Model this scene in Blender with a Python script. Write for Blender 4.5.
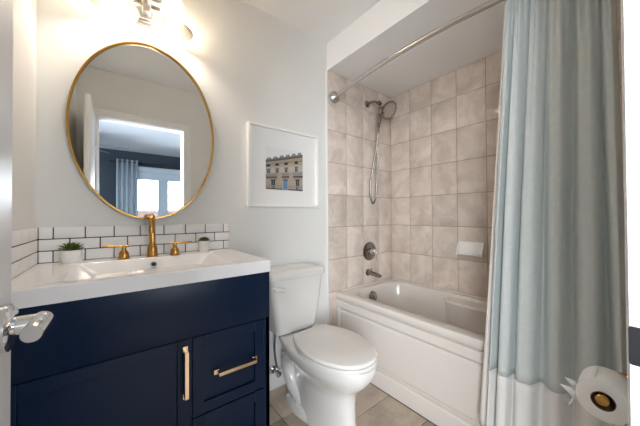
import bpy, bmesh, math, random
from mathutils import Vector, Matrix
PI = math.pi
random.seed(4)
for o in list(bpy.data.objects): bpy.data.objects.remove(o)
SC = bpy.context.scene
COL = SC.collection

# ------------------------------------------------------------------ camera, world, light, exposure
cam_d = bpy.data.cameras.new('camera'); cam = bpy.data.objects.new('camera', cam_d); COL.objects.link(cam)
_yaw, _pit, _rol = math.radians(38.1775), math.radians(.6155), math.radians(-.309)
_F = Vector((math.sin(_yaw)*math.cos(_pit), math.cos(_yaw)*math.cos(_pit), math.sin(_pit)))
_r = Vector((math.cos(_yaw), -math.sin(_yaw), 0)); _u = _r.cross(_F)
_R = _r*math.cos(_rol) + _u*math.sin(_rol); _U = -_r*math.sin(_rol) + _u*math.cos(_rol)
cam.matrix_world = Matrix(((_R.x, _U.x, -_F.x, 0), (_R.y, _U.y, -_F.y, -1.6), (_R.z, _U.z, -_F.z, 1.155), (0, 0, 0, 1)))
cam_d.sensor_width = 36; cam_d.lens = 263.95/640*36; cam_d.clip_start = .01
SC.camera = cam
SC.view_settings.view_transform = 'Standard'; SC.view_settings.look = 'None'
SC.view_settings.gamma = 1; SC.view_settings.use_curve_mapping = False
SC.view_settings.exposure = 0.86
SC.render.engine = 'CYCLES'
SC.cycles.max_bounces = 10; SC.cycles.diffuse_bounces = 6
SC.cycles.caustics_reflective = False; SC.cycles.caustics_refractive = False

w = bpy.data.worlds.new('daylight'); SC.world = w; w.use_nodes = True
w.node_tree.nodes['Background'].inputs[0].default_value = (.80, .90, 1, 1)
w.node_tree.nodes['Background'].inputs[1].default_value = 1.15

def area(name, loc, target, sx, sy, power, col):
    l = bpy.data.lights.new(name, 'AREA'); l.shape = 'RECTANGLE'; l.size = sx; l.size_y = sy
    l.energy = power; l.color = col
    o = bpy.data.objects.new(name, l); COL.objects.link(o); o.location = loc
    o.rotation_euler = (Vector(target)-Vector(loc)).to_track_quat('-Z', 'Y').to_euler()
    return o
WINDOW_LIGHT = area('window_daylight', (1.305, -5.33, 1.68), (1.305, 0, 1.68), 1.95, .76, 58, (.86, .93, 1))
SIDE_LIGHT = area('side_fill_light', (-1.55, -3.3, 1.5), (1.25, -.9, 1.2), 2.4, 2.0, 84, (.90, .95, 1))  # added fill aimed through the doorway from the bedroom's open side; no window there
SIDE_LIGHT.data.spread = math.radians(110)

# ------------------------------------------------------------------ materials
def mat(name, col, rough=.5, metal=0, spec=.5, var=0, vscale=6, bump=0, bscale=60, coat=0):
    m = bpy.data.materials.new(name); m.use_nodes = True
    nt = m.node_tree; b = nt.nodes['Principled BSDF']
    b.inputs['Base Color'].default_value = (*col, 1); b.inputs['Roughness'].default_value = rough
    b.inputs['Metallic'].default_value = metal; b.inputs['Specular IOR Level'].default_value = spec
    if coat: b.inputs['Coat Weight'].default_value = coat; b.inputs['Coat Roughness'].default_value = .06
    tc = nt.nodes.new('ShaderNodeTexCoord')
    if var:
        n = nt.nodes.new('ShaderNodeTexNoise'); n.inputs['Scale'].default_value = vscale; n.inputs['Detail'].default_value = 5
        nt.links.new(tc.outputs['Object'], n.inputs['Vector'])
        r = nt.nodes.new('ShaderNodeValToRGB')
        r.color_ramp.elements[0].position = .3; r.color_ramp.elements[1].position = .7
        r.color_ramp.elements[0].color = (*[c*(1-var) for c in col], 1)
        r.color_ramp.elements[1].color = (*[min(1, c*(1+var)) for c in col], 1)
        nt.links.new(n.outputs['Fac'], r.inputs['Fac']); nt.links.new(r.outputs['Color'], b.inputs['Base Color'])
    if bump:
        n = nt.nodes.new('ShaderNodeTexNoise'); n.inputs['Scale'].default_value = bscale; n.inputs['Detail'].default_value = 3
        nt.links.new(tc.outputs['Object'], n.inputs['Vector'])
        bp = nt.nodes.new('ShaderNodeBump'); bp.inputs['Strength'].default_value = bump; bp.inputs['Distance'].default_value = .01
        nt.links.new(n.outputs['Fac'], bp.inputs['Height']); nt.links.new(bp.outputs['Normal'], b.inputs['Normal'])
    return m

def stone_tile(name, dark, light, rough=.22, scale=5.5, isl=.10):
    """mottled beige ceramic: clouds, thin veins and a little change from tile to tile"""
    m = bpy.data.materials.new(name); m.use_nodes = True
    nt = m.node_tree; b = nt.nodes['Principled BSDF']; L = nt.links.new
    tc = nt.nodes.new('ShaderNodeTexCoord'); geo = nt.nodes.new('ShaderNodeNewGeometry')
    off = nt.nodes.new('ShaderNodeVectorMath'); off.operation = 'SCALE'
    cmb = nt.nodes.new('ShaderNodeCombineXYZ')
    for i in range(3): L(geo.outputs['Random Per Island'], cmb.inputs[i])
    L(cmb.outputs[0], off.inputs[0]); off.inputs['Scale'].default_value = 23
    add = nt.nodes.new('ShaderNodeVectorMath'); L(tc.outputs['Object'], add.inputs[0]); L(off.outputs[0], add.inputs[1])
    n = nt.nodes.new('ShaderNodeTexNoise'); n.inputs['Scale'].default_value = scale; n.inputs['Detail'].default_value = 7
    n.inputs['Roughness'].default_value = .62; n.inputs['Distortion'].default_value = .8
    L(add.outputs[0], n.inputs['Vector'])
    r = nt.nodes.new('ShaderNodeValToRGB'); r.color_ramp.elements[0].position = .33; r.color_ramp.elements[1].position = .62
    r.color_ramp.elements[0].color = (*dark, 1); r.color_ramp.elements[1].color = (*light, 1)
    L(n.outputs['Fac'], r.inputs['Fac'])
    v = nt.nodes.new('ShaderNodeTexNoise'); v.inputs['Scale'].default_value = scale*.8; v.inputs['Detail'].default_value = 3
    v.inputs['Distortion'].default_value = 2.2
    L(add.outputs[0], v.inputs['Vector'])
    vr = nt.nodes.new('ShaderNodeValToRGB')
    e = vr.color_ramp.elements; e[0].position = .485; e[0].color = (0, 0, 0, 1); e[1].position = .515; e[1].color = (0, 0, 0, 1)
    k = vr.color_ramp.elements.new(.5); k.color = (1, 1, 1, 1)
    L(v.outputs['Fac'], vr.inputs['Fac'])
    mul = nt.nodes.new('ShaderNodeMath'); mul.operation = 'MULTIPLY'; mul.inputs[1].default_value = .22; L(vr.outputs['Color'], mul.inputs[0])
    mx = nt.nodes.new('ShaderNodeMix'); mx.data_type = 'RGBA'; L(mul.outputs[0], mx.inputs['Factor'])
    L(r.outputs['Color'], mx.inputs[6]); mx.inputs[7].default_value = (*[c*.72 for c in dark], 1)
    hs = nt.nodes.new('ShaderNodeHueSaturation'); L(mx.outputs[2], hs.inputs['Color'])
    mr = nt.nodes.new('ShaderNodeMapRange'); mr.inputs['To Min'].default_value = 1-isl; mr.inputs['To Max'].default_value = 1+isl
    L(geo.outputs['Random Per Island'], mr.inputs['Value']); L(mr.outputs[0], hs.inputs['Value'])
    L(hs.outputs['Color'], b.inputs['Base Color'])
    b.inputs['Roughness'].default_value = rough
    bp = nt.nodes.new('ShaderNodeBump'); bp.inputs['Strength'].default_value = .025; bp.inputs['Distance'].default_value = .004
    L(n.outputs['Fac'], bp.inputs['Height']); L(bp.outputs['Normal'], b.inputs['Normal'])
    return m

def glow(name, col, strength):
    m = bpy.data.materials.new(name); m.use_nodes = True
    b = m.node_tree.nodes['Principled BSDF']; b.inputs['Base Color'].default_value = (*col, 1)
    b.inputs['Emission Color'].default_value = (*col, 1); b.inputs['Emission Strength'].default_value = strength
    return m

M = {}
M['wall'] = mat('wall_paint', (.745, .745, .725), .75, var=.012, vscale=3, bump=.02, bscale=180)
M['ceiling'] = mat('ceiling_paint', (.88, .88, .88), .85, bump=.03, bscale=150)
M['white'] = mat('white_trim_paint', (.82, .82, .82), .35, bump=.01, bscale=90)
M['door'] = mat('door_paint', (.74, .74, .75), .4, bump=.01, bscale=90)
M['navy'] = mat('navy_lacquer', (.0010, .0105, .036), .36, var=.06, vscale=3, spec=.28)
M['toe'] = mat('toe_kick_navy', (.008, .016, .035), .5)
M['quartz'] = mat('white_quartz', (.86, .85, .85), .14, var=.015, vscale=8, coat=.3)
M['subway'] = mat('white_subway_glaze', (.84, .82, .81), .42, var=.01, vscale=9)
M['dark_grout'] = mat('charcoal_grout', (.022, .018, .018), .9, bump=.05)
M['beige'] = stone_tile('beige_wall_tile', (.55, .465, .40), (.74, .645, .575), .13, 5.5, .055)
M['beige_grout'] = mat('tan_grout', (.36, .26, .19), .9, bump=.06)
M['floor_tile'] = stone_tile('beige_floor_tile', (.37, .295, .23), (.56, .465, .375), .3, 4)
M['floor_grout'] = mat('floor_grout', (.17, .14, .115), .9, bump=.06)
M['china'] = mat('vitreous_china', (.70, .685, .66), .08, coat=.5)
M['dish'] = mat('white_ceramic', (.86, .845, .82), .12, coat=.4)
M['plastic'] = mat('white_seat_plastic', (.71, .69, .66), .16, coat=.2)
M['acrylic'] = mat('white_tub_acrylic', (.68, .635, .59), .16, coat=.25)
M['chrome'] = mat('polished_chrome', (.75, .75, .75), .10, metal=1)
M['nickel'] = mat('brushed_nickel', (.60, .58, .55), .25, metal=1, bump=.01, bscale=400)
M['pewter'] = mat('pewter_nickel', (.30, .28, .26), .22, metal=1)
M['gold'] = mat('brushed_gold', (.50, .27, .072), .26, metal=1, bump=.01, bscale=500)
M['champagne'] = mat('champagne_gold', (.80, .61, .41), .24, metal=1, bump=.01, bscale=500)
M['gold_frame'] = mat('antique_gold_frame', (.55, .31, .075), .28, metal=1, bump=.02, bscale=200)
M['mirror'] = mat('mirror_silver', (.90, .93, .94), 0.0, metal=1)
M['mat_board'] = mat('mat_board', (.80, .80, .79), .85, bump=.01, bscale=300)
M['frame_white'] = mat('frame_white', (.84, .83, .81), .35)
M['curtain'] = mat('sage_linen', (.60, .645, .64), .9, var=.03, vscale=70, bump=.06, bscale=500)
M['hem'] = mat('white_linen', (.80, .79, .775), .9, var=.015, vscale=70, bump=.06, bscale=500)
M['liner'] = mat('liner_cloth', (.82, .80, .77), .7)
M['paper'] = mat('tissue_paper', (.90, .90, .90), .95, bump=.06, bscale=350)
M['cardboard'] = mat('core_cardboard', (.21, .115, .06), .9, bump=.03, bscale=200)
M['pot'] = mat('white_pot', (.82, .80, .76), .5, var=.02, vscale=40)
M['soil'] = mat('potting_soil', (.04, .028, .018), 1, bump=.4, bscale=300)
M['leaf'] = mat('succulent_green', (.10, .15, .025), .5, var=.35, vscale=60)
M['leaf2'] = mat('bushy_green', (.075, .135, .018), .55, var=.35, vscale=90)
M['dark'] = mat('dark_gap', (.02, .02, .02), .6)
M['black_metal'] = mat('dark_bronze', (.040, .040, .042), .4, metal=1)
M['steel'] = mat('satin_steel', (.70, .69, .68), .2, metal=1)
M['braid'] = mat('braided_steel', (.35, .35, .36), .35, metal=1, bump=.3, bscale=900)
M['bulb'] = glow('lit_bulb', (1, .86, .71), 134)
# bedroom (seen only in the mirror)
M['navy_wall'] = mat('bedroom_navy_paint', (.020, .034, .055), .7, var=.03)
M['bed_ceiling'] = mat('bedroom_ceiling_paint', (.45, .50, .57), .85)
M['bed_floor'] = mat('bedroom_floor', (.30, .22, .15), .4, var=.15, vscale=3)
M['grey_drape'] = mat('grey_drape', (.30, .36, .42), .9, var=.05, vscale=40)
M['blind'] = mat('grey_blind', (.40, .47, .55), .8)
M['mullion'] = mat('blue_grey_frame', (.34, .42, .50), .6)
M['fan'] = mat('fan_blade_grey', (.12, .14, .17), .5)
M['brick'] = mat('pink_brick', (.62, .40, .36), .9, var=.12, vscale=20)
M['roof'] = mat('roof_shingle', (.50, .42, .40), .9, var=.1, vscale=20)

def glass_shade():
    m = bpy.data.materials.new('frosted_glass_shade'); m.use_nodes = True
    nt = m.node_tree; nt.nodes.remove(nt.nodes['Principled BSDF']); L = nt.links.new
    out = nt.nodes['Material Output']
    tr = nt.nodes.new('ShaderNodeBsdfTransparent'); tr.inputs[0].default_value = (1, .96, .9, 1)
    tl = nt.nodes.new('ShaderNodeBsdfTranslucent'); tl.inputs[0].default_value = (.90, .87, .82, 1)
    gl = nt.nodes.new('ShaderNodeBsdfGlossy'); gl.inputs['Roughness'].default_value = .08
    a = nt.nodes.new('ShaderNodeMixShader'); a.inputs[0].default_value = .70; L(tr.outputs[0], a.inputs[1]); L(tl.outputs[0], a.inputs[2])
    fr = nt.nodes.new('ShaderNodeFresnel'); fr.inputs[0].default_value = 1.16
    c = nt.nodes.new('ShaderNodeMixShader'); L(fr.outputs[0], c.inputs[0]); L(a.outputs[0], c.inputs[1]); L(gl.outputs[0], c.inputs[2])
    L(c.outputs[0], out.inputs['Surface'])
    return m
M['shade'] = glass_shade()
def clear_glass():
    m = bpy.data.materials.new('window_glass'); m.use_nodes = True
    nt = m.node_tree; nt.nodes.remove(nt.nodes['Principled BSDF']); L = nt.links.new
    tr = nt.nodes.new('ShaderNodeBsdfTransparent'); gl = nt.nodes.new('ShaderNodeBsdfGlossy'); gl.inputs['Roughness'].default_value = .02
    fr = nt.nodes.new('ShaderNodeFresnel'); fr.inputs[0].default_value = 1.45
    c = nt.nodes.new('ShaderNodeMixShader'); L(fr.outputs[0], c.inputs[0]); L(tr.outputs[0], c.inputs[1]); L(gl.outputs[0], c.inputs[2])
    L(c.outputs[0], nt.nodes['Material Output'].inputs['Surface'])
    return m
M['glass'] = clear_glass()

# ------------------------------------------------------------------ mesh helpers
ORIGIN = {}
class MB:
    """collects world-space geometry and links it as ONE mesh object"""
    def __init__(s): s.v = []; s.f = []; s.mi = []; s.m = 0
    def mat(s, i): s.m = i; return s
    def add(s, vs, fs):
        b = len(s.v); s.v += [tuple(p) for p in vs]
        for f in fs: s.f.append(tuple(b+i for i in f)); s.mi.append(s.m)
        return s
    def box(s, x0, x1, y0, y1, z0, z1):
        vs = [(x, y, z) for z in (z0, z1) for y in (y0, y1) for x in (x0, x1)]
        return s.add(vs, [(0,2,3,1), (4,5,7,6), (0,1,5,4), (2,6,7,3), (0,4,6,2), (1,3,7,5)])
    def bbox(s, x0, x1, y0, y1, z0, z1, r):
        """box with chamfered, rounded edges, as one loose island"""
        bm = bmesh.new()
        bmesh.ops.create_cube(bm, size=1)
        for v in bm.verts:
            v.co = Vector(((x0+x1)/2+v.co.x*(x1-x0), (y0+y1)/2+v.co.y*(y1-y0), (z0+z1)/2+v.co.z*(z1-z0)))
        bmesh.ops.bevel(bm, geom=bm.edges[:], offset=r, segments=2, affect='EDGES', profile=.5)
        bm.verts.index_update()
        s.add([v.co.copy() for v in bm.verts], [[v.index for v in f.verts] for f in bm.faces]); bm.free(); return s
    def loft(s, loops, c0=True, c1=True, closed=True):
        n = len(loops[0]); vs = [p for l in loops for p in l]; fs = []
        for i in range(len(loops)-1):
            for j in range(n if closed else n-1):
                k = (j+1) % n; fs.append((i*n+j, i*n+k, (i+1)*n+k, (i+1)*n+j))
        if c0: fs.append(tuple(range(n-1, -1, -1)))
        if c1: fs.append(tuple((len(loops)-1)*n+j for j in range(n)))
        return s.add(vs, fs)
    def lathe(s, prof, c, axis=(0, 0, 1), n=32, c0=True, c1=True):
        """prof: (radius, distance along axis)"""
        a = Vector(axis).normalized(); t = Vector((1, 0, 0)) if abs(a.x) < .9 else Vector((0, 1, 0))
        e1 = a.cross(t).normalized(); e2 = a.cross(e1); c = Vector(c)
        return s.loft([[c+a*h+(e1*math.cos(2*PI*i/n)+e2*math.sin(2*PI*i/n))*r for i in range(n)] for r, h in prof], c0, c1)
    def tube(s, path, rad, n=14, caps=True, closed=False, squash=1):
        P = [Vector(p) for p in path]; R = rad if isinstance(rad, (list, tuple)) else [rad]*len(P)
        up = None; loops = []
        for i, p in enumerate(P):
            if closed: d = (P[(i+1) % len(P)]-P[i-1]).normalized()
            else: d = (P[min(i+1, len(P)-1)]-P[max(i-1, 0)]).normalized()
            if up is None:
                t = Vector((0, 0, 1)) if abs(d.z) < .9 else Vector((1, 0, 0)); up = (t-d*t.dot(d)).normalized()
            else: up = (up-d*up.dot(d)).normalized()
            sd = d.cross(up)
            loops.append([p+(sd*math.cos(2*PI*k/n)+up*math.sin(2*PI*k/n)*squash)*R[i] for k in range(n)])
        if closed: loops.append(loops[0]); return s.loft(loops, False, False)
        return s.loft(loops, caps, caps)
    def build(s, name, mats, parent=None, origin=None, smooth=40, bevel=0, subsurf=0, solid=0):
        og = Vector(origin) if origin is not None else (ORIGIN[parent.name] if parent is not None else Vector((0, 0, 0)))
        me = bpy.data.meshes.new(name); me.from_pydata([tuple(Vector(p)-og) for p in s.v], [], s.f)
        for m in (mats if isinstance(mats, (list, tuple)) else [mats]): me.materials.append(m)
        me.polygons.foreach_set('material_index', s.mi)
        bm = bmesh.new(); bm.from_mesh(me); bmesh.ops.recalc_face_normals(bm, faces=bm.faces[:]); bm.to_mesh(me); bm.free()
        if smooth:
            me.polygons.foreach_set('use_smooth', [True]*len(me.polygons)); me.set_sharp_from_angle(angle=math.radians(smooth))
        me.update()
        o = bpy.data.objects.new(name, me); COL.objects.link(o)
        if parent is not None: o.parent = parent
        else: o.location = og
        ORIGIN[o.name] = og
        if solid: m = o.modifiers.new('thickness', 'SOLIDIFY'); m.thickness = solid; m.offset = 0
        if bevel:
            m = o.modifiers.new('soft_edges', 'BEVEL'); m.width = bevel; m.segments = 2; m.limit_method = 'ANGLE'; m.angle_limit = math.radians(50)
            m.harden_normals = False
        if subsurf: m = o.modifiers.new('smooth', 'SUBSURF'); m.levels = subsurf; m.render_levels = subsurf
        return o
def thing(name, label, cat, loc, group=None):
    o = bpy.data.objects.new(name, None); COL.objects.link(o); o.location = loc; o.empty_display_size = .05
    ORIGIN[o.name] = Vector(loc); tag(o, label, cat, group); return o
def tag(o, label, cat, group=None):
    o['label'] = label; o['category'] = cat
    if group: o['group'] = group
    return o
def struct(o, label=None, cat=None):
    o['kind'] = 'structure'
    if label: o['label'] = label
    if cat: o['category'] = cat
    return o
def bez(p0, p1, p2, p3, n=10):
    p0, p1, p2, p3 = map(Vector, (p0, p1, p2, p3)); out = []
    for i in range(n+1):
        t = i/n; out.append(p0*(1-t)**3+p1*3*t*(1-t)**2+p2*3*t*t*(1-t)+p3*t**3)
    return out
def rrect(x0, x1, y0, y1, z, r, n=6):
    pts = []
    for cx, cy, a0 in ((x1-r, y1-r, 0), (x0+r, y1-r, PI/2), (x0+r, y0+r, PI), (x1-r, y0+r, 3*PI/2)):
        for i in range(n+1):
            a = a0+PI/2*i/n; pts.append((cx+r*math.cos(a), cy+r*math.sin(a), z))
    return pts
def egg(xc, yb, yf, w, z, ym=None, wb=None, n=28, pw=.9):
    """toilet outline: straight back edge, widening to the middle, elliptical front (towards -Y)"""
    ym = yb+(yf-yb)*.45 if ym is None else ym; wb = w*.7 if wb is None else wb
    L = []
    for i in range(n): t = i/n; L.append((wb+(w-wb)*math.sin(t*PI/2), yb+(ym-yb)*t))
    for i in range(n+1): a = PI/2*i/n; L.append((w*max(0, math.cos(a))**pw, ym+(yf-ym)*math.sin(a)))
    return [(xc+h, y, z) for h, y in L]+[(xc-h, y, z) for h, y in reversed(L[:-1])]

# ------------------------------------------------------------------ the room: floor, walls, ceiling
XL, XE, XR, YD, ZC, ZS = -.253, 1.334, 2.145, -1.588, 2.52, 2.308
struct(MB().box(XL-.1, XR+.1, YD-.112, .1, -.06, -.004).build('floor', M['floor_grout'], smooth=0))
fl = MB()
tx, ty = .635, .262
for i in range(-1, 5):
    for j in range(0, 7):
        x0 = -.506+i*tx; y1 = .0-.004-j*ty
        a, b = max(XL, x0+.0025), min(1.40, x0+tx-.0025); c, d = max(YD-.1, y1-ty+.0025), min(0, y1-.0025)
        if b-a > .01 and d-c > .01: fl.bbox(a, b, c, d, -.0045, 0, .0012)
struct(fl.build('floor_tiles', M['floor_tile'], smooth=30))
struct(MB().box(XL-.1, XR+.1, 0, .1, -.06, ZC+.08).build('wall_back', M['wall'], smooth=0))
struct(MB().box(XL-.1, XL, YD-.0, 0, -.06, ZC+.08).build('wall_left', M['wall'], smooth=0))
struct(MB().box(XR, XR+.1, YD-.112, 0, -.06, ZC+.08).build('wall_right', M['beige_grout'], smooth=0))
wf = MB().box(-1.6, -.13, YD-.112, YD, -.06, ZC+.08).box(.62, 3.1, YD-.112, YD, -.06, ZC+.08).box(-.13, .62, YD-.112, YD, 2.10, ZC+.08)
struct(wf.build('wall_front', M['wall'], smooth=0))
struct(MB().box(XL-.1, XR+.1, YD-.112, .1, ZC, ZC+.08).build('ceiling', M['ceiling'], smooth=0))
struct(MB().box(XE, XR-.0005, YD+.0005, -.0005, ZS, ZC-.0005).build('ceiling_soffit', M['ceiling'], smooth=0))

# tiled alcove walls
ZROW = [.0, .033, .291, .549, .8067, 1.0646, 1.3225, 1.5804, 1.8383, 2.096, ZS]
def tile_wall(name, cells):
    t = MB()
    for c in cells: t.bbox(*c, .0016)
    return struct(t.build(name, M['beige'], smooth=30))
g = .0021; cells = []
for z0, z1 in zip(ZROW[:-1], ZROW[1:]):
    for k in range(4):
        x0 = XE+.2028*k; x1 = min(x0+.2028, XR)
        cells.append((x0+g, x1-g, -.0085, -.0012, z0+g, z1-g))
struct(MB().box(XE, XR, -.0062, -.0003, 0, ZS).build('wall_plumbing_backing', M['beige_grout'], smooth=0))
tile_wall('wall_plumbing', cells)
ys = [0, -.2138]+[-.2138-.2101*k for k in range(1, 7)]+[YD]
cells = [(XR-.0085, XR-.0012, y1+g, y0-g, z0+g, z1-g) for z0, z1 in zip(ZROW[2:-1], ZROW[3:]) for y0, y1 in zip(ys[:-1], ys[1:])]
cells = [(a, b, c, min(d, -.0105), e, f) for a, b, c, d, e, f in cells]
tile_wall('wall_shower_long', cells)
struct(MB().box(XR-.0062, XR-.0003, YD, -.007, .3, ZS).build('wall_shower_backing', M['beige_grout'], smooth=0))
cells = []
for z0, z1 in zip(ZROW[:-1], ZROW[1:]):
    for k in range(4): cells.append((XE+.2028*k+g, min(XE+.2028*(k+1), XR-.012)-g, YD+.0012, YD+.0085, z0+g, z1-g))
tile_wall('wall_shower_end', cells)
struct(MB().bbox(XE-.014, XE-.0005, -.0105, -.0003, 0, ZS, .003).build('trim_1', M['white'], smooth=40))
struct(MB().bbox(XE-.03, XE-.0005, YD+.0003, YD+.0105, 0, ZS, .003).build('trim_2', M['white'], smooth=40))
# baseboard on the mirror wall between vanity and tile
bb = MB().bbox(.552, XE-.0145, -.013, -.0003, 0, .088, .002).bbox(.552, XE-.0145, -.0095, -.0003, .085, .112, .004)
struct(bb.build('baseboard_back', M['white']))

# tiled splash: white bevelled mini-bricks with dark grout
sp = MB().mat(1).box(XL+.0002, .553, -.0055, -.0002, .9625, 1.1115).mat(0)
for r in range(3):
    z1 = 1.1115-.0498*r; x = -.199 if r != 1 else -.147
    xs = [XL+.0085]+[x+.1027*k for k in range(8)]
    xs = [q for q in xs if q < .549]+[.5545]
    for a, b in zip(xs[:-1], xs[1:]): sp.bbox(a+.0019, b-.0019, -.0092, -.002, z1-.0498+.0019, z1-.0018 if r else z1+.001, .0022)
struct(sp.build('wall_backsplash', [M['subway'], M['dark_grout']], smooth=30))
sp = MB().mat(1).box(XL+.0002, XL+.0055, -.545, -.0056, .9625, 1.1115).mat(0)
for r in range(3):
    z1 = 1.1115-.0498*r; y = -.06 if r != 1 else -.112
    yy = [-.0098]+[y-.1027*k for k in range(5)]; yy = [q for q in yy if q > -.53]+[-.546]
    for a, b in zip(yy[:-1], yy[1:]): sp.bbox(XL+.002, XL+.0092, b+.0019, a-.0019, z1-.0498+.0019, z1-.0018 if r else z1+.001, .0022)
struct(sp.build('wall_backsplash_side', [M['subway'], M['dark_grout']], smooth=30))

# ------------------------------------------------------------------ doorway, casing, open door
tr = MB()
JL, JR, JT = -.11, .60, 2.08
tr.bbox(JL-.02, JL, YD-.113, YD+.001, 0, JT, .002).bbox(JR, JR+.02, YD-.113, YD+.001, 0, JT, .002).bbox(JL-.02, JR+.02, YD-.113, YD+.001, JT, JT+.02, .002)
for y0, y1, sg in ((YD+.0005, YD+.015, 1), (YD-.127, YD-.1125, -1)):
    tr.bbox(JL-.072, JL-.001, y0, y1, 0, JT+.0005, .003).bbox(JR+.001, JR+.072, y0, y1, 0, JT+.0005, .003).bbox(JL-.072, JR+.072, y0, y1, JT+.001, JT+.072, .003)
    yo = (y1-.002, y1+.005) if sg > 0 else (y0-.005, y0+.002)
    tr.bbox(JL-.0735, JL-.058, *yo, 0, JT+.057, .0025).bbox(JR+.058, JR+.0735, *yo, 0, JT+.057, .0025).bbox(JL-.0735, JR+.0735, *yo, JT+.0575, JT+.0735, .0025)
tr.bbox(JL, JL+.010, YD-.085, YD-.045, 0, JT, .002).bbox(JR-.010, JR, YD-.085, YD-.045, 0, JT, .002)
casing = struct(tr.build('trim_3', M['white']))
st = MB()
def stl(x): return [(x, p[0], p[1]) for p in rrect(YD-.033, YD+.0152, .9345, .9905, 0, .004, 5)]
st.loft([stl(JR+.0012), stl(JR-.0022)])
st.build('strike_plate', M['black_metal'], casing)

# the open leaf stands along the left wall
dl = MB(); DX1, DX0 = -.127, -.163
dl.bbox(DX0, DX1, -1.568, -.96, .012, 2.05, .0015)
door = struct(dl.build('door_1', M['door']), 'white bathroom door standing open along the left wall', 'door')
hz, hy = .995, -1.015
ro = MB().lathe([(.033, .0), (.034, .004), (.034, .010), (.028, .014), (.016, .015)], (DX1, hy, hz), (1, 0, 0))
ro.tube([(DX1+.013, hy, hz), (DX1+.048, hy, hz)], [.0135, .0130], 20)
rose = ro.build('door_handle', M['chrome'], door)
lv = MB().tube([(DX1+.040, hy+.0135, hz), (DX1+.041, hy+.013, hz), (DX1+.041, hy, hz), (DX1+.041, hy-.025, hz), (DX1+.0405, hy-.052, hz), (DX1+.040, hy-.054, hz)],
               [.0105, .0125, .0130, .0128, .0124, .0112], 24, squash=1.0)
lv.build('lever', M['steel'], rose)
for hzz in (.25, 1.05, 1.85):
    MB().tube([(DX1+.004, -1.570, hzz-.045), (DX1+.004, -1.570, hzz+.045)], .006, 10).build('hinge', M['steel'], door)

# ------------------------------------------------------------------ vanity cabinet
van = thing('vanity_cabinet', 'navy blue bathroom vanity cabinet with champagne gold bar pulls', 'cabinet', (.147, -.27, 0))
VX0, VX1, VF = XL+.006, .5455, -.541
b = MB()
b.box(VX0, VX0+.018, -.52, -.012, .0, .911).box(VX1-.018, VX1, VF, -.012, .0, .911)
b.box(VX0, VX1, -.03, -.012, .08, .911).box(VX0, VX1, -.52, -.012, .10, .118)
b.box(VX1-.026, VX1, VF, VF+.02, 0, .911).box(VX0, VX0+.02, VF, VF+.02, 0, .911)
b.box(VX0, VX1, VF+.004, VF+.02, .700, .716).box(.221, .236, VF+.004, VF+.02, .10, .70)
b.box(VX0, VX1, VF+.03, VF+.045, 0, .10)
b.build('carcass', M['navy'], van, bevel=.0015, smooth=30)
# plain wide front under the top
MB().bbox(VX0+.003, VX1-.001, VF-.004, VF+.016, .7135, .9105, .002).build('front_panel', M['navy'], van)
def shaker(x0, x1, z0, z1, fr, name):
    s = MB(); y0, y1 = VF-.004, VF+.015
    s.box(x0, x0+fr, y0, y1, z0, z1).box(x1-fr, x1, y0, y1, z0, z1).box(x0+fr, x1-fr, y0, y1, z1-fr, z1).box(x0+fr, x1-fr, y0, y1, z0, z0+fr)
    s.box(x0+fr, x1-fr, y0+.009, y1, z0+fr, z1-fr)
    return s.build(name, M['navy'], van, bevel=.0013, smooth=30)
def bar_pull(parent, a, bb_, out=.030, hw=.0065):
    """square bar pull between two mounting points, with flared ends"""
    a, bb_ = Vector(a), Vector(bb_); d = (bb_-a).normalized(); n = Vector((0, -1, 0)); s = d.cross(n)
    p = MB()
    def block(c0, c1, hw0, th):
        ax = (c1-c0).normalized(); q = n if abs(ax.dot(n)) < .7 else d
        l = [[c+s*hw0*i+q*th*j for i, j in ((-1,-1),(1,-1),(1,1),(-1,1))] for c in (c0, c1)]
        p.loft(l)
    block(a+n*out+d*.002, bb_+n*out-d*.002, hw, .0035)
    for e, sg in ((a, 1), (bb_, -1)):
        block(e, e+n*(out+.003), hw, .0045)
        block(e-d*sg*.016+n*.0035, e+d*sg*.004+n*.0035, hw+.002, .0034)
    return p.build('handle', M['champagne'], parent, bevel=.0008, smooth=30)
dr = shaker(VX0+.004, .2255, .105, .7085, .043, 'door')
bar_pull(dr, (.207, VF-.004, .517), (.207, VF-.004, .672))
d1 = shaker(.2325, .5165, .417, .7085, .040, 'drawer')
bar_pull(d1, (.322, VF-.004, .557), (.466, VF-.004, .557))
d2 = shaker(.2325, .5165, .105, .411, .040, 'drawer')
bar_pull(d2, (.322, VF-.004, .262), (.466, VF-.004, .262))

# countertop with integral basin
CT0, CT1, CX0, CX1, CYF = .912, .962, XL+.0005, .5475, -.5506
top = MB()
def sq(x0, x1, y0, y1, z, r): return rrect(x0, x1, y0, y1, z, r, 5)
loops = [sq(CX0+.01, CX1-.01, CYF+.01, -.0005, CT0+.001, .001), sq(CX0, CX1, CYF, -.0005, CT0, .002), sq(CX0, CX1, CYF, -.0005, CT1-.003, .003), sq(CX0+.002, CX1-.002, CYF+.002, -.001, CT1, .003),
         sq(-.120, .414, -.502, -.118, CT1, .016), sq(-.116, .410, -.498, -.122, CT1-.003, .018),
         sq(-.035, .330, -.470, -.155, CT1-.078, .03), sq(-.018, .314, -.458, -.170, CT1-.092, .03), sq(.10, .20, -.36, -.26, CT1-.097, .03)]
top.loft(loops, True, True)
ctop = tag(top.build('vanity_sink_top', M['quartz'], origin=(.147, -.27, CT0), smooth=28), 'white vanity top with an integral rectangular basin on the navy cabinet', 'countertop')
ov = MB().lathe([(.0135, -.001), (.0150, .003), (.0135, .006), (.0095, .0065), (.0085, .002)], (.153, -.1345, .929), (0, -.90, .42), n=24, c1=False)
ov.mat(1).lathe([(.009, .0015), (.0001, .0016)], (.153, -.1345, .929), (0, -.90, .42), n=24, c0=False, c1=False)
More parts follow.
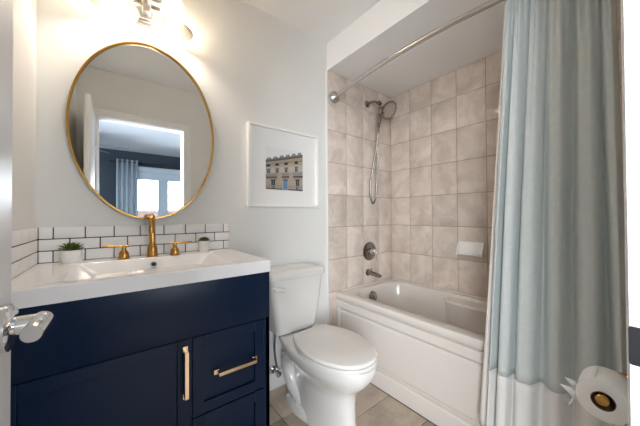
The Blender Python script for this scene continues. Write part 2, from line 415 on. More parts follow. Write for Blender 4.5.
ov.build('overflow_ring', [M['nickel'], M['dark']], ctop)
MB().lathe([(.022, 0), (.022, .003), (.017, .0045), (.002, .005)], (.15, -.31, CT1-.097), n=24).build('drain', M['nickel'], ctop)

# widespread faucet
fa = thing('basin_faucet', 'brushed gold widespread basin faucet with two lever handles', 'faucet', (.145, -.09, CT1))
f = MB()
fx, fy = .153, -.088
f.lathe([(.0255, 0), (.0255, .004), (.022, .006), (.0215, .030), (.0205, .046), (.0165, .056), (.0135, .066), (.0120, .12), (.0112, .165)], (fx, fy, CT1), n=28)
f.tube([(fx, fy, CT1+.155)]+bez((fx, fy, CT1+.166), (fx, fy-.002, CT1+.197), (fx-.003, fy-.022, CT1+.200), (fx-.007, fy-.050, CT1+.195), 10)+bez((fx-.009, fy-.062, CT1+.192), (fx-.012, fy-.080, CT1+.185), (fx-.013, fy-.088, CT1+.165), (fx-.014, fy-.090, CT1+.118), 8),
       [.0112]+[.0115]*11+[.0115]*8+[.0105], 18)
f.build('spout', M['gold'], fa)
for cx, cy, sg in ((.042, -.090, -1), (.248, -.100, 1)):
    h = MB().lathe([(.0245, 0), (.0245, .003), (.020, .005), (.0195, .022), (.0180, .030), (.0125, .037), (.0085, .042), (.0085, .058)], (cx, cy, CT1), n=28)
    hb = h.build('handle', M['gold'], fa)
    z = CT1+.0585
    MB().tube([(cx-sg*.022, cy+.003, z-.001), (cx-sg*.021, cy+.003, z-.001), (cx, cy, z), (cx+sg*.04, cy-.003, z+.003), (cx+sg*.074, cy-.006, z+.004), (cx+sg*.076, cy-.006, z+.004)], [.003, .0062, .0066, .0056, .0050, .003], 14, squash=.8).build('lever', M['gold'], hb)

# potted succulents
def rosette(mb, c, R, layers, h):
    for li, (n, rr, tilt, lw) in enumerate(layers):
        for i in range(n):
            a = 2*PI*(i+.5*(li % 2))/n+random.uniform(-.12, .12); L = R*rr*random.uniform(.9, 1.08)
            d = Vector((math.cos(a), math.sin(a), 0)); s = Vector((-d.y, d.x, 0)); up = Vector((0, 0, 1))
            u = (d*math.cos(tilt)+up*math.sin(tilt)); nrm = u.cross(s)*-1
            b0 = Vector(c)+up*h*li
            ring = []
            for t, wd in ((.0, .35), (.3, .8), (.62, 1.0), (.86, .6), (1.0, .03)):
                p = b0+u*L*t+up*(.10*L*t*t)
                ring.append([p-s*lw*wd*R, p-nrm*lw*.30*wd*R, p+s*lw*wd*R, p+nrm*lw*.30*wd*R])
            mb.loft(ring)
def pot(c, r, h, label, kind):
    t = thing('potted_succulent', label, 'plant', c)
    x, y, z = c
    MB().lathe([(r*.86, 0), (r*.93, .003), (r, h*.55), (r, h-.001), (r*.95, h), (r*.9, h-.003), (r*.88, h-.008)], c, n=36, c1=False).build('pot', M['pot'], t)
    MB().lathe([(r*.885, h-.0085), (r*.5, h-.005), (.001, h-.004)], c, n=24, c0=False).build('soil', M['soil'], t)
    q = MB()
    if kind == 0:
        rosette(q, (x, y, z+h-.003), r*1.34, [(11, 1.0, .16, .17), (10, .93, .38, .17), (9, .78, .65, .16), (7, .56, .95, .14), (5, .36, 1.25, .12)], .0035)
        q.build('foliage', M['leaf'], t)
    else:
        for k in range(9):
            a = 2*PI*k/8; d = r*.52 if k < 8 else 0
            rosette(q, (x+d*math.cos(a), y+d*math.sin(a), z+h-.003+(.005 if k == 8 else 0)), r*.80, [(8, 1, .3, .2), (7, .85, .7, .2), (5, .6, 1.1, .18)], .0035)
        q.build('foliage', M['leaf2'], t)
pot((-.136, -.060, CT1), .036, .054, 'succulent with pointed leaves in a white pot left of the faucet', 0)
pot((.402, -.042, CT1), .027, .058, 'small bushy green plant in a white pot right of the faucet', 1)

# ------------------------------------------------------------------ oval mirror
mi = thing('oval_mirror', 'oval wall mirror with a thin gold metal frame above the faucet', 'mirror', (.15, 0, 1.585))
EA, EB, N = .3105, .443, 96
def ell(a, bb_, y): return [(.15+a*math.cos(2*PI*i/N), y, 1.585+bb_*math.sin(2*PI*i/N)) for i in range(N)]
fr = MB().loft([ell(EA-.009, EB-.009, -.003), ell(EA-.001, EB-.001, -.003), ell(EA, EB, -.006), ell(EA, EB, -.026), ell(EA-.0015, EB-.0015, -.028), ell(EA-.0075, EB-.0075, -.028), ell(EA-.009, EB-.009, -.026), ell(EA-.009, EB-.009, -.003)], False, False)
fr.build('frame', M['gold_frame'], mi, smooth=50)
MB().loft([ell(EA-.0095, EB-.0095, -.004), ell(EA-.0095, EB-.0095, -.016)], True, True).build('mirror_glass', M['mirror'], mi, smooth=30)

# ------------------------------------------------------------------ two-light vanity fixture
vl = thing('vanity_light', 'two-light vanity fixture with flared glass shades above the mirror', 'light', (.131, 0, 2.19))
LX = .131
p = MB().bbox(LX-.080, LX+.085, -.010, -.0003, 2.124, 2.264, .003).bbox(LX-.066, LX+.071, -.020, -.009, 2.137, 2.251, .004).bbox(LX-.054, LX+.059, -.030, -.019, 2.148, 2.240, .004)
p.build('back_plate', M['nickel'], vl)
a = MB().bbox(LX-.115, LX+.115, -.072, -.045, 2.222, 2.250, .004).bbox(LX-.018, LX+.018, -.05, -.028, 2.175, 2.248, .003)
a.build('bar', M['nickel'], vl)
for sx in (LX-.122, LX+.108):
    sy = -.110
    ar = MB().tube([(sx, -.058, 2.236), (sx, -.085, 2.243), (sx, sy, 2.247)], .008, 12).lathe([(.024, .0), (.026, .012), (.024, .034), (.012, .038)], (sx, sy, 2.222), n=24)
    ar.build('socket', M['nickel'], vl)
    prof = [(.026, .152), (.034, .150), (.043, .138), (.050, .115), (.055, .085), (.060, .055), (.068, .032), (.080, .014), (.088, .004), (.0895, .0), (.0885, -.0015), (.0865, .002), (.078, .0165), (.066, .035), (.0578, .057), (.0528, .086), (.0478, .114), (.041, .135), (.032, .147), (.026, .149)]
    MB().lathe(prof, (sx, sy, 2.094), n=48, c0=False, c1=False).build('glass_shade', M['shade'], vl, smooth=60)
    MB().lathe([(.010, .092), (.013, .080), (.020, .062), (.027, .044), (.0285, .030), (.025, .014), (.014, .004), (.001, .001)], (sx, sy, 2.122), n=24).build('bulb', M['bulb'], vl, smooth=60)

# ------------------------------------------------------------------ framed picture
pf = thing('framed_picture', 'square white shadow-box frame with a photo of an ornate stone facade', 'picture', (.945, 0, 1.485))
PX0, PX1, PZ0, PZ1, PD = .667, 1.224, 1.216, 1.754, -.034
q = MB(); fw = .016
q.box(PX0, PX0+fw, PD, -.0005, PZ0, PZ1).box(PX1-fw, PX1, PD, -.0005, PZ0, PZ1).box(PX0+fw, PX1-fw, PD, -.0005, PZ1-fw, PZ1).box(PX0+fw, PX1-fw, PD, -.0005, PZ0, PZ0+fw)
q.build('frame', M['frame_white'], pf, bevel=.0015, smooth=30)
MB().box(PX0+fw, PX1-fw, -.012, -.004, PZ0+fw, PZ1-fw).build('mat_board', M['mat_board'], pf, smooth=0)
AX0, AX1, AZ0, AZ1 = .794, 1.089, 1.335, 1.622
ac = dict(sky=(.74, .75, .76), stone=(.40, .345, .28), pale=(.50, .45, .385), roof=(.13, .13, .14), dark=(.035, .032, .034), brown=(.19, .12, .07), grey=(.27, .27, .28), blue=(.11, .22, .40), tan=(.40, .30, .19))
names = list(ac); amats = [mat('print_'+k, ac[k], .6) for k in names]
art = MB(); lay = [0]
def Q(k, u0, u1, t0, t1, yy):
    art.mat(names.index(k)); V = []
    for u, t in ((u0, t0), (u1, t0), (u1, t1), (u0, t1)):
        v = t*(.72+.28*u); V.append((AX0+u*(AX1-AX0), -.0122-yy*.0003, AZ0+v*(AZ1-AZ0)))
    art.add(V, [(0, 1, 2, 3)])
art.mat(0).add([(AX0, -.0122, AZ0), (AX1, -.0122, AZ0), (AX1, -.0122, AZ1), (AX0, -.0122, AZ1)], [(0, 1, 2, 3)])
Q('stone', 0, 1, 0, .93, 1)
Q('pale', 0, 1, .50, .66, 2)
Q('roof', 0, 1, .875, .925, 2); Q('dark', 0, 1, .86, .875, 3); Q('grey', 0, 1, .82, .86, 2)
for i in range(6):
    u = .02+i*.165; Q('roof', u, u+.12, .925, .955, 2); Q('dark', u+.02, u+.10, .955, .985, 2); Q('pale', u+.035, u+.085, .935, .965, 3)
Q('tan', 0, 1, .775, .815, 2); Q('dark', 0, 1, .762, .775, 3); Q('tan', .6, 1, .80, .86, 3)
for u in (.015, .235, .475, .76):
    Q('dark', u, u+.105, .70, .755, 3); Q('dark', u+.03, u+.075, .755, .785, 3)
    Q('grey', u, u+.11, .585, .655, 3); Q('dark', u+.01, u+.10, .60, .615, 4); Q('pale', u+.01, u+.10, .655, .70, 3)
    Q('dark', u+.02, u+.09, .50, .585, 3); Q('grey', u+.045, u+.06, .50, .585, 4)
for u0, u1 in ((0, .29), (.41, .61), (.72, 1)):
    Q('grey', u0, u1, .385, .48, 4); Q('brown', u0, u1, .33, .385, 5); Q('dark', u0, u1, .365, .385, 6); Q('tan', u0, u1, .322, .333, 6)
for u in (.14, .46, .80):
    Q('blue' if u == .46 else 'dark', u, u+.095, .0, .27, 3); Q('grey', u+.04, u+.055, 0, .27, 4); Q('dark', u-.02, u+.115, .27, .30, 3)
for i in range(14):
    if not .42 < i/14 < .56: Q('grey', i/14, i/14+.03, 0, .11, 5)
Q('grey', 0, .42, .105, .125, 5); Q('grey', .60, 1, .105, .125, 5); Q('dark', 0, .42, 0, .03, 6); Q('dark', .6, 1, 0, .03, 6)
art.build('photo_print', amats, pf, smooth=0)

# ------------------------------------------------------------------ toilet
wc = thing('toilet', 'white two-piece toilet with closed lid between vanity and tub', 'toilet', (.945, -.40, 0))
TX = .952
bw = MB()
sect = [(0, -.15, -.66, .098, .070), (.028, -.15, -.66, .098, .070), (.045, -.165, -.657, .093, .062), (.12, -.18, -.650, .090, .055), (.20, -.18, -.648, .092, .055),
        (.250, -.17, -.655, .100, .06), (.290, -.15, -.690, .124, .075), (.330, -.11, -.732, .156, .09), (.372, -.07, -.758, .179, .10), (.408, -.055, -.766, .1865, .105), (.421, -.056, -.765, .185, .105), (.4255, -.066, -.755, .176, .098)]
bw.loft([egg(TX, yb, yf, w_, z, wb=wb, n=20) for z, yb, yf, w_, wb in sect])
for s in (-1, 1):
    bw.tube([(TX+s*.085, -.34, .335), (TX+s*.088, -.24, .325), (TX+s*.078, -.165, .27), (TX+s*.070, -.150, .19), (TX+s*.066, -.20, .11), (TX+s*.055, -.28, .06), (TX+s*.05, -.34, .035)], [.035, .046, .048, .044, .044, .042, .03], 16)
    bw.loft([egg(TX+s*.062, -.145, -.42, .052, 0, wb=.03, n=10), egg(TX+s*.062, -.145, -.42, .052, .03, wb=.03, n=10), egg(TX+s*.058, -.16, -.40, .040, .050, wb=.02, n=10)])
bowl = bw.build('bowl', M['china'], wc, smooth=60)
for s in (-1, 1):
    MB().lathe([(.014, 0), (.014, .006), (.010, .015), (.001, .018)], (TX+s*.088, -.275, .044), n=20).build('bolt_cap', M['china'], wc)
def slab(name, yb, yf, w_, z0, z1, wb, m, rb, r):
    l = [egg(TX, yb-rb, yf+rb, w_-rb, z0, ym=-.49, wb=wb-rb), egg(TX, yb, yf, w_, z0+rb*.6, ym=-.49, wb=wb), egg(TX, yb, yf, w_, z1-r, ym=-.49, wb=wb), egg(TX, yb-r*.4, yf+r*.4, w_-r*.4, z1-r*.35, ym=-.49, wb=wb-r*.4), egg(TX, yb-r*1.3, yf+r*1.3, w_-r*1.3, z1, ym=-.49, wb=wb-r*1.2)]
    for k, dz in ((.5, .0012), (.05, .002)):
        l.append([(TX+(x-TX)*k, -.50+(y+.50)*k, z1+dz) for x, y, _ in l[-1 if k > .1 else -2]])
    return MB().loft(l).build(name, m, wc, smooth=50)
slab('seat', -.285, -.763, .187, .4295, .4435, .120, M['plastic'], .0015, .002)
slab('lid', -.272, -.760, .185, .4480, .4640, .118, M['plastic'], .0015, .007)
for s in (-1, 1):
    MB().bbox(TX+s*.075-.022, TX+s*.075+.022, -.292, -.262, .4285, .456, .006).build('seat_hinge', M['plastic'], wc)
tk = MB(); KX = .928
def tl(hw, yf, z, r=.035, hw_b=None): return rrect(KX-hw, KX+hw, yf, -.018, z, r, 6)
tk.loft([tl(.135, -.180, .428, .03), tl(.146, -.196, .434), tl(.150, -.200, .47), tl(.176, -.207, .62), tl(.194, -.211, .755), tl(.194, -.211, .764)])
tk.build('tank', M['china'], wc, smooth=50)
ld = MB().loft([tl(.196, -.213, .765), tl(.206, -.223, .768), tl(.209, -.226, .776), tl(.209, -.226, .800), tl(.205, -.222, .812), tl(.192, -.209, .818), tl(.12, -.15, .8195, .03)])
ld.build('tank_lid', M['china'], wc, smooth=50)
fl_ = MB().lathe([(.016, 0), (.016, .006), (.011, .010), (.009, .024)], (KX-.178, -.2085, .722), (0, -1, 0), n=20)
fl_.tube([(KX-.186, -.236, .724), (KX-.174, -.238, .724), (KX-.150, -.242, .721), (KX-.124, -.243, .715), (KX-.120, -.243, .714)], [.008, .0115, .011, .010, .005], 14)
fl_.build('flush_lever', M['plastic'], wc)
# water supply stop and hose
sv = thing('supply_valve', 'chrome water stop valve and braided hose on the wall beside the toilet', 'valve', (.845, 0, .13))
VXs = .845
MB().lathe([(.026, .0135), (.024, .019), (.010, .021)], (VXs, 0, .135), (0, -1, 0), n=20).build('escutcheon', M['chrome'], sv)
v = MB().tube([(VXs, -.018, .135), (VXs, -.075, .135)], .009, 14).tube([(VXs, -.060, .130), (VXs, -.060, .172)], .009, 14)
v.lathe([(.008, 0), (.019, .004), (.019, .014), (.008, .018)], (VXs, -.075, .135), (0, -1, 0), n=8).build('valve_body', M['chrome'], sv)
MB().tube(bez((VXs, -.060, .172), (VXs-.015, -.062, .26), (VXs-.045, -.10, .30), (VXs-.035, -.110, .426), 18), .0062, 10).build('hose', M['braid'], sv)

# ------------------------------------------------------------------ bathtub
tub = thing('bathtub', 'white alcove bathtub with a panelled front apron', 'bathtub', (1.77, -.79, 0))
TA, TB, TF, TR = 1.4066, XR-.010, YD+.011, -.0105
ZR = .545
def tr_(x0, x1, y0, y1, z, r): return rrect(x0, x1, y0, y1, z, r, 10)
t = MB()
t.loft([tr_(TA+.004, TB, TF, TR, ZR-.045, .004), tr_(TA+.001, TB, TF, TR, ZR-.042, .006), tr_(TA, TB, TF, TR, ZR-.008, .006), tr_(TA+.003, TB, TF, TR, ZR-.002, .008), tr_(TA+.010, TB-.004, TF+.004, TR-.004, ZR, .012),
        tr_(TA+.078, TB-.055, TF+.09, TR-.068, ZR, .15), tr_(TA+.088, TB-.064, TF+.10, TR-.077, ZR-.006, .15), tr_(TA+.094, TB-.070, TF+.11, TR-.083, ZR-.022, .15),
        tr_(TA+.103, TB-.085, TF+.14, TR-.092, ZR-.12, .15), tr_(TA+.112, TB-.095, TF+.20, TR-.105, ZR-.24, .15), tr_(TA+.128, TB-.115, TF+.27, TR-.130, ZR-.33, .14), tr_(TA+.165, TB-.155, TF+.33, TR-.17, ZR-.365, .12), tr_(TA+.3, TB-.3, TF+.6, TR-.35, ZR-.372, .05)], False, True)
# raised bead against the tile
t.bbox(TB-.020, TB, TF, TR, ZR-.002, ZR+.009, .004).bbox(TA+.06, TB-.018, TR-.014, TR, ZR-.002, ZR+.008, .004)
tubshell = t.build('tub_shell', M['acrylic'], tub, smooth=45)
# arm rest ledge moulded along the back wall
ar = MB()
ar.loft([[(TB-.058, y, ZR-.006), (TB-.068+dx*.2, y, ZR-.022), (TB-.136+dx, y, ZR-.040), (TB-.144+dx, y, ZR-.052), (TB-.108+dx*.5, y, ZR-.22), (TB-.06, y, ZR-.22)] for y, dx in ((-.56, .07), (-.60, .012), (-.66, 0), (-1.28, 0), (-1.34, .012), (-1.38, .07))])
ar.build('arm_rest', M['acrylic'], tub, smooth=40)
ap = MB()
prof = [(TA+.030, ZR-.040), (TA+.004, ZR-.0435), (TA+.018, ZR-.0475), (TA+.018, ZR-.0540), (TA+.0015, ZR-.0585), (TA-.001, ZR-.063), (TA-.001, ZR-.107), (TA+.002, ZR-.112), (TA+.019, ZR-.1155), (TA+.019, ZR-.121), (TA+.012, ZR-.124), (TA+.012, .128), (TA+.018, .124), (TA+.018, .114), (TA+.001, .108), (TA-.003, .100), (TA-.004, .093), (TA-.004, .002), (TA+.030, .002)]
ap.loft([[(x, y, z) for x, z in prof] for y in (TR, TF)])
# frame strips around the two raised apron panels
for y0, y1 in ((TR-.001, TR-.038), (TF+.045, TF+.001)):
    ap.bbox(TA+.0015, TA+.0205, y1, y0, .102, ZR-.111, .003)
pn = [(0, .0), (.012, .006), (.022, .006)]
ap.loft([[(TA+.0102-.0, y, z) for y, z in ((TR-.046, .127), (TF+.053, .127), (TF+.053, ZR-.125), (TR-.046, ZR-.125))],
         [(TA+.0035, y, z) for y, z in ((TR-.060, .141), (TF+.067, .141), (TF+.067, ZR-.139), (TR-.060, ZR-.139))]], True, True)
ap.build('apron', M['acrylic'], tub, smooth=25)
oc = MB().lathe([(.042, -.004), (.045, .004), (.041, .012), (.022, .016), (.001, .016)], (1.742, TR-.094, .468), (0, -.97, .22), n=32)
oc.lathe([(.007, .015), (.007, .021), (.001, .022)], (1.742, TR-.094, .468), (0, -.97, .22), n=12)
oc.build('overflow_plate', M['pewter'], tub)

# ------------------------------------------------------------------ shower fittings on the plumbing wall
YT = -.0088
sp_ = MB().lathe([(.030, 0), (.030, .004), (.024, .008)], (1.790, YT, .650), (0, -1, 0), n=28)
sp_.loft([[(1.790+rx*math.cos(2*PI*k/20), y, z+rz*math.sin(2*PI*k/20)) for k in range(20)] for y, rx, rz, z in ((YT-.006, .021, .021, .650), (YT-.05, .0205, .020, .648), (YT-.10, .021, .0165, .644), (YT-.135, .0215, .014, .640), (YT-.139, .019, .012, .639))])
sp_.tube([(1.790, YT-.045, .666), (1.790, YT-.045, .680)], .004, 10).lathe([(.007, 0), (.007, .006), (.002, .008)], (1.790, YT-.045, .680), n=12)
tag(sp_.build('tub_spout', M['pewter'], origin=(1.790, YT, .650)), 'pewter tub spout on the tiled wall just above the tub rim', 'faucet')
sv = thing('shower_valve', 'round pewter shower valve with a knob above the tub spout', 'valve', (1.812, YT, .836))
MB().lathe([(.083, .0), (.083, .004), (.078, .008), (.055, .013), (.030, .017)], (1.812, YT, .836), (0, -1, 0), n=40).build('valve_plate', M['pewter'], sv)
kn = MB().lathe([(.026, .016), (.027, .045), (.022, .052), (.021, .070), (.017, .078), (.001, .079)], (1.812, YT, .836), (0, -1, 0), n=28)
kn.tube([(1.812, YT-.062, .836), (1.822, YT-.066, .800), (1.826, YT-.070, .772)], [.010, .0075, .006], 12)
kn.build('knob', M['chrome'], sv)
sh = thing('handheld_shower', 'pewter handheld shower head with looped hose above the tub', 'shower', (1.798, YT, 2.156))
MB().lathe([(.030, 0), (.030, .005), (.022, .011), (.010, .014)], (1.798, YT, 2.156), (0, -1, 0), n=28).build('wall_flange', M['pewter'], sh)
MB().tube([(1.798, YT-.008, 2.156)]+bez((1.798, YT-.03, 2.157), (1.80, -.08, 2.165), (1.805, -.10, 2.15), (1.812, -.135, 2.118), 8), .0105, 14).build('arm', M['pewter'], sh)
hc = Vector((1.915, -.155, 2.085)); hn = Vector((-.05, -.80, -.62)).normalized()
ho = MB().lathe([(.012, -.035), (.017, -.020), (.019, -.004)], (1.815, -.140, 2.112), (.15, -.35, -.92), n=20)
ho.tube([(1.812, -.138, 2.10), (1.830, -.146, 2.085)], .014, 14).build('bracket', M['pewter'], sh)
hd = MB().lathe([(.020, -.034), (.055, -.022), (.078, -.010), (.083, 0), (.082, .006), (.074, .008)], hc, hn, n=40)
hd.mat(1).lathe([(.074, .0078), (.001, .0095)], hc, hn, n=40, c0=False)
e1 = hn.cross(Vector((1, 0, 0))).normalized(); e2 = hn.cross(e1)
hd.mat(2)
for rr, nn in ((.018, 6), (.038, 12), (.058, 18)):
    for k in range(nn):
        a = 2*PI*k/nn; hd.lathe([(.0028, .008), (.0022, .0115), (.0005, .012)], hc+e1*rr*math.cos(a)+e2*rr*math.sin(a), hn, n=6)
hd.mat(0).tube([hc-hn*.022, hc-hn*.026+Vector((-.02, .015, -.03)), Vector((1.832, -.135, 2.03)), Vector((1.818, -.128, 1.965)), Vector((1.813, -.125, 1.925))], [.017, .016, .0135, .0125, .0105], 16)
hd.build('spray_head', [M['pewter'], M['nickel'], M['dark']], sh)
hp = bez((1.813, -.125, 1.93), (1.80, -.11, 1.80), (1.85, -.08, 1.60), (1.845, -.07, 1.42), 14)+bez((1.845, -.07, 1.40), (1.845, -.06, 1.215), (1.775, -.05, 1.215), (1.778, -.055, 1.42), 14)[1:]+bez((1.779, -.055, 1.44), (1.79, -.08, 1.65), (1.835, -.115, 1.75), (1.803, -.138, 2.085), 16)[1:]
MB().tube(hp, .0068, 10).build('hose', M['pewter'], sh)

# soap dish set in the long wall
XW = XR-.0087
sd = MB()
y0, y1 = -.826, -.642
sd.bbox(XW-.010, XW, y0, y1, .842, .952, .004)
N_ = 9
outer = []; 
for z, out in ((.845, .012), (.848, .050), (.862, .068), (.868, .068), (.869, .060), (.858, .046), (.856, .012)):
    outer.append([(XW-.004-out*(1-.35*abs(2*i/(N_-1)-1)**4), y0+.004+(y1-y0-.008)*i/(N_-1), z) for i in range(N_)])
sd.loft([[outer[j][i] for j in range(len(outer))] for i in range(N_)])
for yy in (y0+.006, y1-.006):
    sd.loft([[(XW-.004, yy-.005, .846), (XW-.050, yy-.005, .850), (XW-.052, yy-.005, .868), (XW-.012, yy-.005, .946), (XW-.004, yy-.005, .948)], [(XW-.004, yy+.005, .846), (XW-.050, yy+.005, .850), (XW-.052, yy+.005, .868), (XW-.012, yy+.005, .946), (XW-.004, yy+.005, .948)]])
tag(sd.build('soap_dish', M['dish'], origin=(XW, -.72, .842), smooth=40), 'white ceramic soap dish fixed to the beige shower tiles', 'soap dish')

# ------------------------------------------------------------------ curved shower rod
def rodx(y): return 1.398-.084*math.sin(PI*max(0, min(1, (-y-.03)/(1.588-.06))))
rd = thing('shower_rod', 'curved brushed nickel shower curtain rod under the soffit', 'curtain rod', (1.398, -.79, 2.106))
ry = [-.025-(1.588-.05)*i/40 for i in range(41)]
MB().tube([(rodx(y), y, 2.106) for y in ry], .0145, 18).build('rod', M['nickel'], rd)
for y, sg in ((YT, -1), (YD+.0088, 1)):
    MB().lathe([(.046, 0), (.047, .008), (.043, .018), (.028, .027), (.019, .034), (.018, .05)], (1.398, y, 2.106), (0, sg, 0), n=32).build('flange', M['nickel'], rd)

# ------------------------------------------------------------------ shower curtain and liner
def curtain_pts(folds, ytop, ybot, yend, zs, off, amp, nper=16, jit=0, seed=1, top_gather=True, endbot=None):
    rnd = random.Random(seed); nf = len(folds)-1; rows = []
    am = [amp*rnd.uniform(.75, 1.2) for _ in range(nf+1)]
    ph = [rnd.uniform(-.5, .5) for _ in range(nf+1)]
    zt, zb = zs[0], zs[-1]
    for z in zs:
        q = (zt-z)/(zt-zb); row = []
        for i in range(nf):
            for k in range(nper if i < nf-1 else nper+1):
                t = k/nper; s = (folds[i]+(folds[i+1]-folds[i])*t)   # 0..1 across the cloth
                y0 = ytop+(ybot-ytop)*q; y1 = yend+((endbot or yend)-yend)*q
                y = y0+(y1-y0)*s
                a = am[i]*(1-t)+am[i+1]*t
                big = 1-(.5+.5*math.cos(2*PI*t))**2.2
                g_ = math.exp(-q*7)*(1 if top_gather else 0)
                x = -a*big*(.55+.45*min(1, q*2.2))*(1-.45*g_)
                x += g_*.014*math.sin(2*PI*(i+t)*3+ph[i])
                x += .0035*math.sin(5.1*q+3*i+2.2*t+seed)+.004*math.sin(9*s+2.4*q)
                y += .006*math.sin(2*PI*t+2.5*q+ph[i]*3)*(.3+.7*q)
                row.append((rodx(y)+off+x, y, z))
        rows.append(row)
    return rows
folds = [0, .09, .23, .43, .66, .88, 1.0]
ZH = .487
zsu = [2.135-(2.135-ZH)*i/44 for i in range(45)]
zsl = [ZH-(ZH-.045)*i/12 for i in range(13)]
allz = zsu+zsl[1:]
rows = curtain_pts(folds, -1.219, -1.108, -1.522, allz, -.010, .056, endbot=-1.552)
ctn = thing('shower_curtain', 'grey-green fabric shower curtain with white bottom band, drawn to the right', 'curtain', (1.33, -1.36, .045))
c = MB().loft(rows[:45], False, False, closed=False); c.build('curtain_fabric', M['curtain'], ctn, smooth=180, solid=.0016)
c = MB().loft(rows[44:], False, False, closed=False); c.build('hem_band', M['hem'], ctn, smooth=180, solid=.0022)
for k in range(9):
    y = -1.225-.0345*k
    MB().tube([(rodx(y)+.022*math.cos(2*PI*j/16), y, 2.112+.026*math.sin(2*PI*j/16)) for j in range(16)], .002, 8, closed=True).build('hook', M['nickel'], ctn)
lz = [2.085-(2.085-.195)*i/50 for i in range(51)]
lrows = curtain_pts([0, .10, .3, .55, .8, 1.0], -1.198, -1.086, -1.49, lz, .018, .022, seed=5, top_gather=False)
lrows = [[(min(x, 1.3985) if z < .56 else x, y, z) for x, y, z in r] for r in lrows]
tag(MB().loft(lrows, False, False, closed=False).build('shower_liner', M['liner'], origin=(1.36, -1.3, .195), smooth=180, solid=.0014), 'white shower liner showing as a narrow strip behind the curtain', 'shower liner')

# ------------------------------------------------------------------ toilet roll on its holder
th = thing('toilet_roll_holder', 'gold single-arm toilet roll holder on the wall beside the doorway', 'toilet roll holder', (1.155, YD, .668))
RY, RZ = -1.507, .655
MB().lathe([(.024, 0), (.024, .006), (.018, .010), (.010, .012)], (1.150, YD+.0005, RZ+.036), (0, 1, 0), n=28).build('wall_plate', M['gold'], th)
MB().tube([(1.150, YD+.010, RZ+.036), (1.150, RY-.02, RZ+.034), (1.150, RY-.004, RZ+.028), (1.147, RY, RZ+.014), (1.138, RY, RZ+.010), (1.018, RY, RZ+.010), (1.012, RY, RZ+.010)], [.0095, .0095, .0092, .009, .0088, .0088, .006], 16).build('arm', M['gold'], th)
MB().lathe([(.0125, 0), (.0135, .002), (.0135, .008), (.0115, .010), (.001, .0105)], (1.022, RY, RZ+.010), (-1, 0, 0), n=28).build('end_knob', M['gold'], th)
tr_o = thing('toilet_roll', 'white toilet paper roll hanging on the gold holder, torn end loose', 'toilet paper', (1.08, RY, RZ))
R0, R1 = .0240, .054
MB().lathe([(R0, 0), (R1-.002, 0), (R1, .002), (R1, .098), (R1-.002, .100), (R0, .100), (R0, 0)], (1.032, RY, RZ), (1, 0, 0), n=64, c0=False, c1=False).build('paper', M['paper'], tr_o, smooth=50)
MB().lathe([(R0-.0002, -.001), (R0-.0002, .101), (R0-.0015, .101), (R0-.0015, -.001), (R0-.0002, -.001)], (1.032, RY, RZ), (1, 0, 0), n=40, c0=False, c1=False).build('cardboard_core', M['cardboard'], tr_o, smooth=50)
tl_ = MB(); L1 = []
for i in range(15):
    t = i/14; a = math.radians(8+62*(1-t)) if t < .6 else None
    if t < .6: p = (RY+(R1+.0012)*math.cos(math.radians(75-75*t/.6)), RZ+(R1+.0012)*math.sin(math.radians(75-75*t/.6)))
    else: u_ = (t-.6)/.4; p = (RY+R1+.0012+.012*u_*u_, RZ-.050*u_)
    row = []
    for k in range(12):
        x = 1.0335+.095*k/11; rag = .003*math.sin(k*2.3)+.002*math.sin(k*5.1+1) if i == 14 else 0
        row.append((x, p[0]+(.004*math.sin(k*.9)*max(0, t-.6)*2.5), p[1]+rag))
    L1.append(row)
tl_.loft(L1, False, False, closed=False)
for tri in (((1.034, .046, .028), (1.030, .076, .030), (1.036, .056, .002), (1.060, .056, .010)), ((1.033, .055, .006), (1.029, .086, .006), (1.034, .050, -.030), (1.062, .058, -.006))):
    q3 = [(x, RY+a, RZ+b_) for x, a, b_ in tri]
    tl_.add(q3, [(0, 1, 2), (1, 3, 2), (0, 3, 1)])
tl_.build('loose_sheet', M['paper'], tr_o, smooth=60, solid=.0006)

# ------------------------------------------------------------------ bedroom beyond the doorway (seen in the mirror)
BY, BX0, BX1 = -5.2, -1.6, 3.1
struct(MB().box(BX0, BX1, BY, YD-.112, -.06, -.001).build('floor_bedroom', M['bed_floor'], smooth=0))
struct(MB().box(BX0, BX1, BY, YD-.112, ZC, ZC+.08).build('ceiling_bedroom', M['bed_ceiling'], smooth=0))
WX0, WX1, WZ0, WZ1 = .36, 2.25, .85, 2.12
wl = MB().box(BX0, WX0, BY-.12, BY, -.06, ZC+.08).box(WX1, BX1, BY-.12, BY, -.06, ZC+.08).box(WX0, WX1, BY-.12, BY, -.06, WZ0).box(WX0, WX1, BY-.12, BY, WZ1, ZC+.08)
struct(wl.build('wall_bedroom_far', M['navy_wall'], smooth=0))
struct(MB().box(BX1, BX1+.1, BY-.12, YD, -.06, ZC+.08).build('wall_bedroom_right', M['wall'], smooth=0))
wn = MB()
wn.box(WX0, WX0+.06, BY-.10, BY+.01, WZ0, WZ1).box(WX1-.06, WX1, BY-.10, BY+.01, WZ0, WZ1).box(WX0, WX1, BY-.10, BY+.01, WZ0, WZ0+.06).box(WX0, WX1, BY-.10, BY+.01, WZ1-.06, WZ1)
wn.box(.79, .985, BY-.09, BY+.005, WZ0, WZ1).box(1.55, 1.75, BY-.09, BY+.005, WZ0, WZ1)
win = struct(wn.build('window_1', M['mullion'], smooth=0))
MB().box(WX0+.05, WX1-.05, BY-.055, BY-.050, WZ0+.05, WZ1-.05).build('window_pane', M['glass'], win, smooth=0)
vb = thing('roller_blind', 'grey roller blind rolled up over the bedroom window seen in the mirror', 'blind', (1.3, BY, 2.2))
MB().bbox(.33, 2.30, BY+.012, BY+.085, 2.10, 2.215, .01).build('valance', M['blind'], vb)
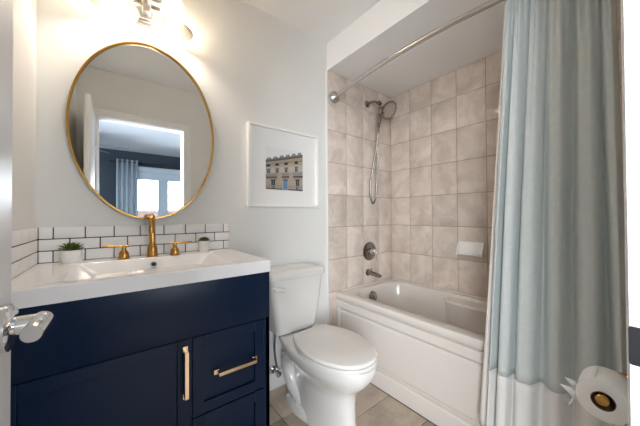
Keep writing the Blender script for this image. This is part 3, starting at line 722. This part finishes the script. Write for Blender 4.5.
MB().box(.36, 2.27, BY+.03, BY+.036, 1.955, 2.11).box(.36, 2.27, BY+.026, BY+.042, 1.94, 1.958).build('blind_cloth', M['blind'], vb, smooth=0)
dp = thing('bedroom_curtain', 'grey pleated bedroom curtain left of the window seen in the mirror', 'curtain', (.24, BY+.12, .02))
pts = []
for z in (2.32, 1.6, .8, .03):
    pts.append([(.055+.36*i/60, BY+.14+.030*math.sin(2*PI*i/60*4.5), z) for i in range(61)])
MB().loft(pts, False, False, closed=False).build('drape', M['grey_drape'], dp, smooth=180, solid=.003)
MB().tube([(-.05, BY+.14, 2.27), (2.5, BY+.14, 2.27)], .011, 12).build('curtain_pole', M['black_metal'], dp)
# ceiling fan
fn = thing('ceiling_fan', 'dark grey ceiling fan in the bedroom seen in the mirror', 'ceiling fan', (.05, -3.55, ZC))
fxx, fyy = -.42, -4.05
MB().lathe([(.065, 0), (.065, -.03), (.03, -.05), (.012, -.055), (.012, -.14), (.08, -.15), (.10, -.19), (.09, -.24), (.05, -.27), (.001, -.28)], (fxx, fyy, ZC), n=28, c0=False).build('motor_housing', M['fan'], fn)
for k in range(5):
    a = 2*PI*k/5+.25; d = Vector((math.cos(a), math.sin(a), 0)); s = Vector((-d.y, d.x, 0)); c0 = Vector((fxx, fyy, ZC-.20))
    MB().loft([[c0+d*r-s*w_+Vector((0, 0, .010)), c0+d*r+s*w_-Vector((0, 0, .010)), c0+d*r+s*w_+Vector((0, 0, -.004)), c0+d*r-s*w_+Vector((0, 0, .016))] for r, w_ in ((.09, .03), (.2, .055), (.5, .065), (.62, .06), (.66, .04))]).build('blade', M['fan'], fn, smooth=30)
# neighbour house outside
nh = thing('neighbour_house', 'pink brick house with a tiled roof outside the bedroom window', 'house', (1.5, -14, -3))
MB().box(-3, 6, -16, -13.2, -3, 1.40).build('wall', M['brick'], nh, smooth=0)
MB().loft([[(-3.3, -12.9, 1.39), (-3.3, -14.6, 1.75), (-3.3, -16.3, 1.39)], [(6.3, -12.9, 1.39), (6.3, -14.6, 1.75), (6.3, -16.3, 1.39)]]).build('roof', M['roof'], nh, smooth=0)
